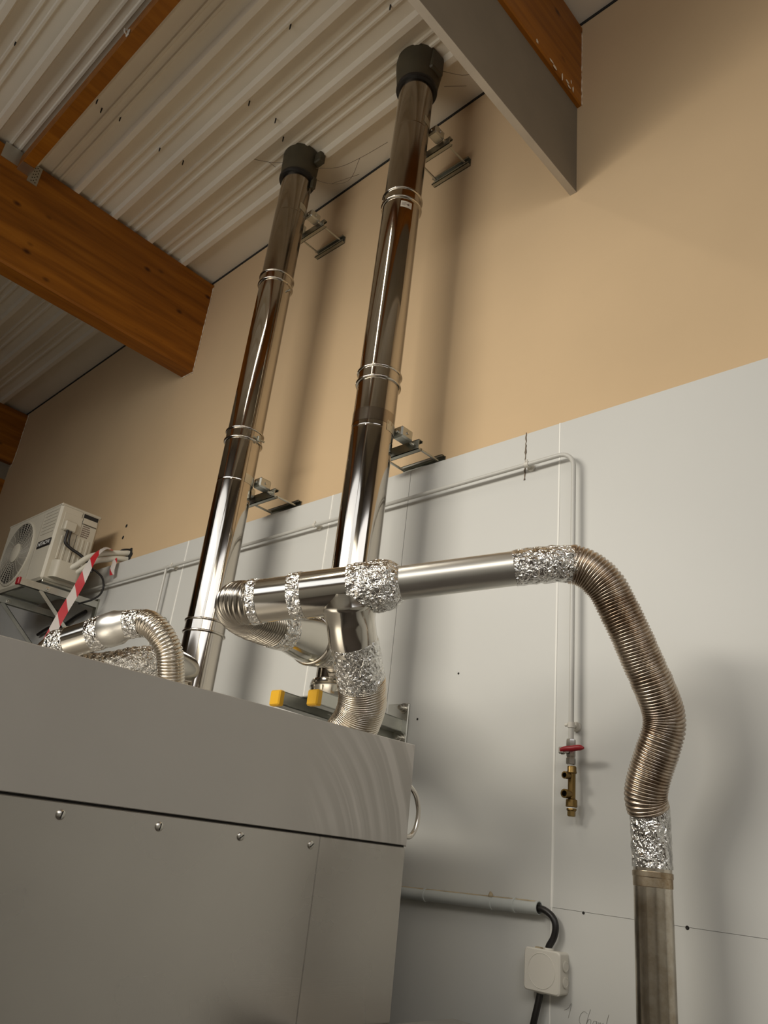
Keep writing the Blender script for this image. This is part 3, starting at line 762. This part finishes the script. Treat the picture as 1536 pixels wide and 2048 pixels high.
tube('black_cable', [(-4.074, -.290, 3.046), (-4.072, -.291, 3.02), (-4.070, -.288, 2.975), (-4.062, -.25, 2.950), (-4.045, -.19, 2.925), (-4.030, -.14, 2.885), (-4.02, -.12, 2.85)], .0085, 'cable', 'black power cable drooping from the terminal cover down the air conditioner side', 'cable')
tube('black_cable', [(-4.074, -.272, 3.046), (-4.073, -.272, 3.00), (-4.071, -.262, 2.962), (-4.060, -.235, 2.944)], .006, 'cable', 'short black cable beside the power cable under the terminal cover', 'cable')
tube('black_cable', [(-4.02, -.135, 2.872), (-4.01, -.105, 2.86), (-4.0, -.066, 2.835), (-4.0, -.044, 2.789), (-4.0, -.052, 2.739), (-4.01, -.085, 2.700), (-4.03, -.11, 2.684), (-4.085, -.115, 2.680)], .0055, 'cable', 'thin black cable looping below the white pipes to the wall arm', 'cable')
tube('black_cable', [(-4.00, -.02, 2.990), (-3.985, .0, 3.018), (-3.972, .03, 3.030), (-3.965, .05, 3.032)], .005, 'cable', 'thin black cable end entering the wall hole above the white pipes', 'cable')
tube('black_cable', [(-4.75, -.02, 2.60), (-4.60, -.025, 2.625), (-4.45, -.02, 2.62), (-4.30, -.018, 2.66), (-4.2, -.015, 2.68)], .010, 'cable', 'black cable along the wall under the air conditioner', 'cable')
tube('black_cable', [(-4.42, -.02, 2.63), (-4.40, -.03, 2.58), (-4.44, -.04, 2.50), (-4.50, -.04, 2.42), (-4.52, -.04, 2.3)], .008, 'cable', 'black cable hanging down the wall under the air conditioner', 'cable')
tube('black_cable', [(-4.20, -.25, 2.40), (-4.05, -.22, 2.42), (-3.90, -.18, 2.41), (-3.7, -.1, 2.36)], .005, 'cable', 'black cable crossing behind the barrier tape above the machine', 'cable')
tube('dark_pipe', [(-4.05, -.03, 2.515), (-3.6, -.03, 2.52), (-3.3, -.03, 2.52)], .014, 'dark_steel', 'dark pipe on the wall panels behind the small duct', 'pipe')

# barrier tape
def ribbon(name, P, w, twist, label, group=None):
    pts = spline(P, .012); n = len(pts); vs = []; uv = []
    Lc = 0
    for i, p in enumerate(pts):
        T = (pts[min(i+1, n-1)] - pts[max(i-1, 0)]).normalized()
        side = T.cross(V(.80, -.55, -.15)).normalized()
        q = Matrix.Rotation(twist(i/(n-1)), 3, T) @ side
        if i: Lc += (p-pts[i-1]).length
        vs += [p - q*w/2, p + q*w/2]; uv += [(Lc/.178+.31, 0), (Lc/.178+.31, 1)]
    me = bpy.data.meshes.new(name); me.from_pydata([tuple(v) for v in vs], [], [(2*i, 2*i+2, 2*i+3, 2*i+1) for i in range(n-1)])
    ul = me.uv_layers.new(name='UVMap')
    for pl in me.polygons:
        for li in pl.loop_indices: ul.data[li].uv = uv[me.loops[li].vertex_index]
    me.shade_smooth(); me.materials.append(M['tape'])
    o = bpy.data.objects.new(name, me); C.objects.link(o)
    return tag(o, label, 'tape', group)
ribbon('barrier_tape', [(-3.985, -.060, 3.000), (-3.98, -.10, 2.990), (-3.965, -.145, 2.940), (-3.95, -.175, 2.86), (-3.95, -.205, 2.718), (-3.95, -.245, 2.574), (-3.95, -.286, 2.395), (-3.95, -.32, 2.25)], .044,
       lambda t: 1.15*max(0, 1-t/.38), 'long red and white barrier tape stretched from the white pipes down to the machine top')
ribbon('barrier_tape', [(-3.985, -.03, 2.955), (-3.975, -.03, 2.93), (-3.97, -.035, 2.885), (-3.965, -.03, 2.855)], .030, lambda t: .5, 'short red barrier tape tail hanging below the white pipes')

# ------------------------------------------------------------------ compressed air line, clips, valve
ap = [(-4.30, -.03, 2.803)] + [(x, -.03, 2.803) for x in (-3.5, -2.5, -1.5, -1.20)]
top = line((-4.60, -.03, 2.803), (-1.150, -.03, 2.803), 12)
bend = [V(-1.150+.052*math.sin(PI/2*i/8), -.03, 2.803-.052*(1-math.cos(PI/2*i/8))) for i in range(1, 9)]
down = line((-1.098, -.03, 2.751), (-1.098, -.03, 1.935), 6)[1:]
apt = thing('air_pipe', (-1.098, -.03, 1.935), 'slim grey pipe running along the wall panels, bending down to the red valve', 'pipe')
MB().sweep(top+bend+down, .0072, 16).build('pipe_run', M['pipe_paint'], apt, ang=50)
MB().sweep(line((-3.395, -.03, 2.803), (-3.395, -.03, 1.95), 4), .0065, 14).build('drop_branch', M['pipe_paint'], apt)
MB().lathe([(.0095, -.014), (.0095, .014)], (-3.395, -.03, 2.803), (1, 0, 0), 16).build('branch_tee', M['pipe_paint'], apt)
def clip(x, z, axis, label, first=[None]):
    t = thing('pipe_clip', (x, 0, z), label, 'clip', 'clips of the slim grey pipe')
    MB().lathe([(.0135, 0), (.0125, .009), (.005, .0095), (.005, .022)], (x, -.0005, z), (0, -1, 0), 20).build('standoff', M['white_plastic'], t)
    A_ = V(1, 0, 0) if axis == 'x' else V(0, 0, 1)
    MB().lathe([(.0076, -.007), (.0096, -.007), (.0096, .007), (.0076, .007)], (x, -.03, z), A_, 20, cap=False).build('clip_ring', M['white_plastic'], t)
    e = V(0, 0, 1) if axis == 'x' else V(-1, 0, 0)
    p = V(x, -.033, z) + e*.008
    MB().cyl(p, p + e*.008, .0042, 10).build('clip_screw', M['white_plastic'], t)
    return t
clip(-1.268, 2.803, 'x', 'white pipe clip by the brown crack in the panel')
clip(-2.287, 2.803, 'x', 'white pipe clip on the slim pipe between the two flues')
clip(-3.345, 2.803, 'x', 'white pipe clip on the slim pipe left of the left flue')
clip(-1.098, 1.972, 'z', 'white round pipe clip just above the red valve')

VX, VY = -1.098, -.03
bv = thing('drain_valve', (VX, VY, 1.75), 'brass drain manifold with red lever valve at the end of the slim pipe', 'valve')
MB().lathe([(.0075, 1.937), (.0115, 1.935), (.0125, 1.930), (.0125, 1.918), (.0105, 1.914), (.0120, 1.908), (.0120, 1.893), (.0105, 1.889), (.0125, 1.886), (.0125, 1.872), (.0095, 1.870)], (VX, VY, 0), seg=6).build('valve_body', M['nickel'], bv, ang=20)
MB().lathe([(.006, 0), (.006, .013), (.010, .013), (.010, .018), (.004, .0185)], (VX-.004, VY-.011, 1.902), (-.35, -1, 0), 12).build('valve_stem', M['nickel'], bv)
lvp = spline([(VX-.012, VY-.030, 1.903), (VX+.004, VY-.031, 1.906), (VX+.020, VY-.031, 1.9065), (VX+.036, VY-.030, 1.9085), (VX+.048, VY-.030, 1.9085), (VX+.054, VY-.030, 1.9075)], .003)
n = len(lvp); MB().sweep(lvp, [.0062+.0016*math.sin(PI*min(1, i/n)) if i < n-3 else .0058-.0014*(i-n+3) for i in range(n)], 12).build('lever', M['red'], bv)
MB().rbox(VX-.018, VX-.002, VY-.034, VY-.025, 1.894, 1.911, .002).build('lever_plate', M['nickel'], bv)
MB().lathe([(.0100, 1.8695), (.0100, 1.867)], (VX, VY, 0), seg=20).build('washer', M['white_ink'], bv)
MB().lathe([(.0105, 1.867), (.0118, 1.864), (.0118, 1.855), (.0128, 1.853), (.0128, 1.850), (.0098, 1.848), (.0098, 1.787), (.0142, 1.784), (.0148, 1.768), (.0120, 1.766)], (VX+.003, VY, 0), seg=28).build('manifold_body', M['brass'], bv)
for z, r in ((1.842, .0092), (1.797, .0112)):
    o = V(VX+.001, VY-.004, z); d = V(-.06, -1, -.03)
    p_ = MB().lathe([(r*.85, 0), (r*.85, .014), (r, .015), (r, .026), (r*.66, .0262), (r*.60, .012), (.0005, .0118)], o, d, 20, cap=False).build('side_port', M['brass'], bv)
    MB().lathe([(.0003, .0128), (r*.60, .0130)], o, d, 16, cap=False).build('port_bore', M['dark_gap'], p_)
MB().lathe([(.0125, 1.7655), (.0125, 1.7635)], (VX+.003, VY, 0), seg=20).build('washer', M['white_ink'], bv)
MB().lathe([(.0122, 1.7635), (.0128, 1.760), (.0110, 1.757)], (VX+.003, VY, 0), seg=20).build('plug_flange', M['brass'], bv)
MB().lathe([(.0105, 1.758), (.0105, 1.746), (.0085, 1.744), (.001, 1.7435)], (VX+.003, VY, 0), seg=6).build('hex_plug', M['brass_bright'], bv, ang=20)

# ------------------------------------------------------------------ conduit, cable and junction box
cz_ = 1.5245
cd = thing('conduit_pipe', (-1.19, -.02, cz_), 'grey plastic conduit on the wall, coming out from behind the machine', 'conduit')
p0, p1 = V(-1.72, -.0195, 1.511), V(-1.190, -.0195, 1.5250)
def cx(t): return p0.lerp(p1, t)
MB().lathe([(.0160, 0), (.0160, (p1-p0).length), (.0135, (p1-p0).length), (.0130, (p1-p0).length-.05), (.0005, (p1-p0).length-.051)], p0, p1-p0, 28).build('conduit_tube', M['conduit'], cd)
for t in (.30, .73, .865):
    MB().lathe([(.0158, -.004), (.0178, -.003), (.0178, .003), (.0158, .004)], cx(t), p1-p0, 28).build('coupling_ring', M['conduit'], cd)
# dust lying on top
du = MB(); k = 30; rows = []
dd = (p1-p0).normalized(); sd = V(0, 1, 0); up = sd.cross(dd)*-1
for i in range(k+1):
    q = cx(.02+.965*i/k); w = .75+.25*noise.noise(V(i*.4, 0, 0))
    rows.append([q + (up*math.cos(a_) + sd*math.sin(a_))*.01625 for a_ in [w*s for s in (-.75, -.4, 0, .4, .75)]])
if rows[0][2].z < cx(.02).z: rows = [[2*cx(.02+.965*i/k) - p for p in r_] for i, r_ in enumerate(rows)]
du.rings(rows, closed=False, cap=False).build('dust_film', M['dust'], cd)
MB().lathe([(.006, 0), (.007, .004), (.002, .012)], cx(.73)+V(0, -.008, .0145), (0, -.3, 1), 8).build('clip_tip', M['dust'], cd)
tube('black_cable', [(-1.26, -.0195, 1.522), (-1.20, -.0195, 1.5235), (-1.175, -.021, 1.5225), (-1.150, -.022, 1.510), (-1.1405, -.022, 1.490), (-1.145, -.022, 1.466), (-1.158, -.022, 1.445), (-1.160, -.022, 1.436)], .0082, 'cable', 'black cable curving from the conduit end into the top of the junction box', 'cable', None, .004)
tube('black_cable', [(-1.1795, -.022, 1.348), (-1.184, -.022, 1.325), (-1.197, -.022, 1.276), (-1.215, -.022, 1.20), (-1.23, -.022, 1.05), (-1.235, -.022, .8)], .0082, 'cable', 'black cable leaving the underside of the junction box', 'cable', None, .006)
jb = thing('junction_box', (-1.166, 0, 1.345), 'square white plastic junction box on the wall panel at lower right', 'junction box')
def rrect(x0, x1, z0, z1, r, n=6):
    out = []
    for cx_, cz2, a0 in ((x1-r, z1-r, 0), (x0+r, z1-r, PI/2), (x0+r, z0+r, PI), (x1-r, z0+r, 3*PI/2)):
        for i in range(n+1): a_ = a0+PI/2*i/n; out.append((cx_+r*math.cos(a_), cz2+r*math.sin(a_)))
    return out
def rr_stack(rows, axis_pts):
    return MB().rings([[V(p[0], y, p[1]) for p in rrect(*dims)] for dims, y in rows])
x0, x1, z0_, z1_ = -1.215, -1.1165, 1.3465, 1.4365
rr_stack([((x0, x1, z0_, z1_, .008), -.0005), ((x0, x1, z0_, z1_, .008), -.031)], None).build('enclosure', M['white_plastic'], jb)
lid = rr_stack([((x0-.001, x1+.001, z0_-.001, z1_+.001, .009), -.0312), ((x0-.001, x1+.001, z0_-.001, z1_+.001, .009), -.039), ((x0+.002, x1-.002, z0_+.002, z1_-.002, .008), -.0418)], None).build('lid', M['white_plastic'], jb)
MB().lathe([(.0385, 0), (.0380, .0008), (.0372, .0010), (.0366, .0002)], ((x0+x1)/2, -.0418, (z0_+z1_)/2), (0, -1, 0), 48, cap=False).build('lid_ring', M['white_plastic'], lid)
for z in (1.4075, 1.3745):
    MB().lathe([(.0125, 0), (.0120, .0035), (.0090, .0040), (.0085, .0030), (.0060, .0032), (.001, .0045)], (x1, -.0165, z), (1, 0, 0), 24).build('knockout_grommet', M['white_plastic'], jb)
MB().lathe([(.0125, 0), (.0115, .004), (.0085, .0055)], (-1.160, -.0195, z1_), (0, 0, 1), 20).build('cable_grommet', M['white_plastic'], jb)
MB().lathe([(.0125, 0), (.0115, .004), (.0085, .0055)], (-1.1795, -.0195, z0_), (0, 0, -1), 20).build('cable_grommet', M['white_plastic'], jb)
MB().rbox(-1.192, -1.176, -.032, -.018, z1_, z1_+.0035, .001).build('dust_crumb', M['dust'], jb)

# pencil writing on the panel, under the box
pw = MB(); Y_ = -.0006
strokes = [
    [(-1.127, 1.316), (-1.116, 1.322), (-1.108, 1.333), (-1.111, 1.318), (-1.116, 1.302)],                                      # 1
    [(-1.066, 1.320), (-1.074, 1.323), (-1.083, 1.316), (-1.087, 1.304), (-1.083, 1.296), (-1.074, 1.298)],                       # C
    [(-1.058, 1.330), (-1.064, 1.314), (-1.069, 1.298), (-1.063, 1.309), (-1.057, 1.309), (-1.058, 1.299)],                       # h
    [(-1.043, 1.309), (-1.050, 1.308), (-1.052, 1.300), (-1.045, 1.300), (-1.042, 1.310), (-1.042, 1.300)],                       # a
    [(-1.037, 1.309), (-1.038, 1.299), (-1.033, 1.309), (-1.031, 1.300), (-1.026, 1.309), (-1.025, 1.300)],                       # m
    [(-1.012, 1.328), (-1.017, 1.312), (-1.019, 1.299), (-1.012, 1.302), (-1.012, 1.309), (-1.018, 1.308)],                       # b
    [(-1.006, 1.309), (-1.007, 1.299), (-1.004, 1.307), (-.998, 1.309)],                                                          # r
]
for s in strokes: pw.sweep(spline([(x, Y_, z) for x, z in s], .0015), .00045, 5)
tag(pw.build('pencil_writing', M['pencil'], None), 'faint pencil writing on the grey panel below and right of the junction box', 'writing')

# small drilled holes in the wall
hl = None
for (x, y, z, r, lab) in ((-1.514, 0, 2.146, .0028, 'tiny dark drilled hole in the panel right of the tee hose'), (-.820, 0, 1.529, .0036, 'drilled hole on the panel joint just right of the riser pipe'),
                          (-1.077, 0, 1.528, .0028, 'drilled hole on the panel joint left of the riser pipe'), (-1.667, 0, 2.010, .003, 'small drilled hole beside the console wall plate'),
                          (-4.093, WB, 3.205, .009, 'upper dark hole in the beige wall by the air conditioner'), (-4.099, WB, 3.132, .009, 'lower dark hole in the beige wall by the air conditioner')):
    tag(MB().lathe([(r*1.25, 0), (r, .0012), (r*.9, .0004), (.0002, .0002)], (x, y-.0004, z), (0, -1, 0), 14).build('drilled_hole', M['dark_gap']), lab, 'hole')

# cobwebs by the collars
def web(P, name, label):
    mb = MB()
    for s in P: mb.sweep(spline(s, .02), .0013, 5)
    tag(mb.build(name, M['web']), label, 'cobweb', kind='stuff')
web([[(-2.52, -.22, 4.79), (-2.42, -.14, 4.80), (-2.30, -.10, 4.82), (-2.16, -.05, 4.88)], [(-2.53, -.20, 4.74), (-2.46, -.13, 4.72), (-2.38, -.08, 4.74), (-2.30, -.10, 4.82)], [(-2.46, -.13, 4.72), (-2.36, -.04, 4.80)],
     [(-2.67, -.30, 4.86), (-2.72, -.36, 4.845), (-2.80, -.42, 4.87)], [(-2.72, -.36, 4.845), (-2.68, -.34, 4.80)]], 'cobweb', 'dusty cobweb strands around the left roof collar')
web([[(-1.68, -.20, 4.84), (-1.61, -.13, 4.83), (-1.55, -.09, 4.86)], [(-1.69, -.17, 4.78), (-1.62, -.10, 4.80)]], 'cobweb', 'dusty cobweb strands right of the right roof collar')

# ------------------------------------------------------------------ light
def area(name, loc, target, sx, sy, power, col, spread=180):
    l = bpy.data.lights.new(name, 'AREA'); l.shape = 'RECTANGLE'; l.size = sx; l.size_y = sy; l.energy = power; l.color = col
    l.spread = math.radians(spread)
    o = bpy.data.objects.new(name, l); C.objects.link(o); o.location = loc
    d = V(target) - V(loc); o.rotation_euler = d.to_track_quat('-Z', 'Y').to_euler()
    return o
COL = (1.0, .93, .80)
area('tube_light', (-2.35, -2.9, 3.42), (-1.6, -.5, 1.2), 1.8, .40, 44, COL, 160)
area('tube_light', (0.55, -2.8, 3.40), (-.7, -.3, .7), 2.0, .80, 15, COL, 160)
area('tube_light', (-1.72, -1.75, 4.58), (-1.72, -1.75, 0), .05, 1.3, 6, COL, 150)
area('bright_wall_fill', (-2.2, -3.6, 3.40), (-2.2, 0, 2.3), 3.9, 1.8, 36, (.92, .95, 1.0))  # added unseen fill, stands for the bright front wall mirrored in the flues
area('bright_wall_fill', (1.8, -1.9, 3.3), (-1.5, -1.2, 1.2), 2.3, 1.8, 27, (.92, .94, 1.0))  # added unseen fill for the bright right side, also lights the machine face
w = bpy.data.worlds.new('room_air'); scene.world = w; w.use_nodes = True
w.node_tree.nodes['Background'].inputs[0].default_value = (.35, .28, .2, 1); w.node_tree.nodes['Background'].inputs[1].default_value = .3

# ------------------------------------------------------------------ camera
cam = bpy.data.cameras.new('camera'); co = bpy.data.objects.new('camera', cam); C.objects.link(co)
RR = [[0.7308, 0.6742, 0.1068], [-0.2035, 0.3645, -0.9087], [-0.6516, 0.6423, 0.4036]]
r_, d_, f_ = (V(q) for q in RR)
m = Matrix((r_, -d_, -f_)).transposed().to_4x4()
m.translation = V(0, -1.9, 1.6)
q = m.to_quaternion(); co.rotation_mode = 'QUATERNION'; co.rotation_quaternion = q; co.location = (0, -1.9, 1.6)
cam.sensor_fit = 'VERTICAL'; cam.sensor_height = 36; cam.lens = 1553.47/2048*36
cam.clip_start = .02
scene.camera = co
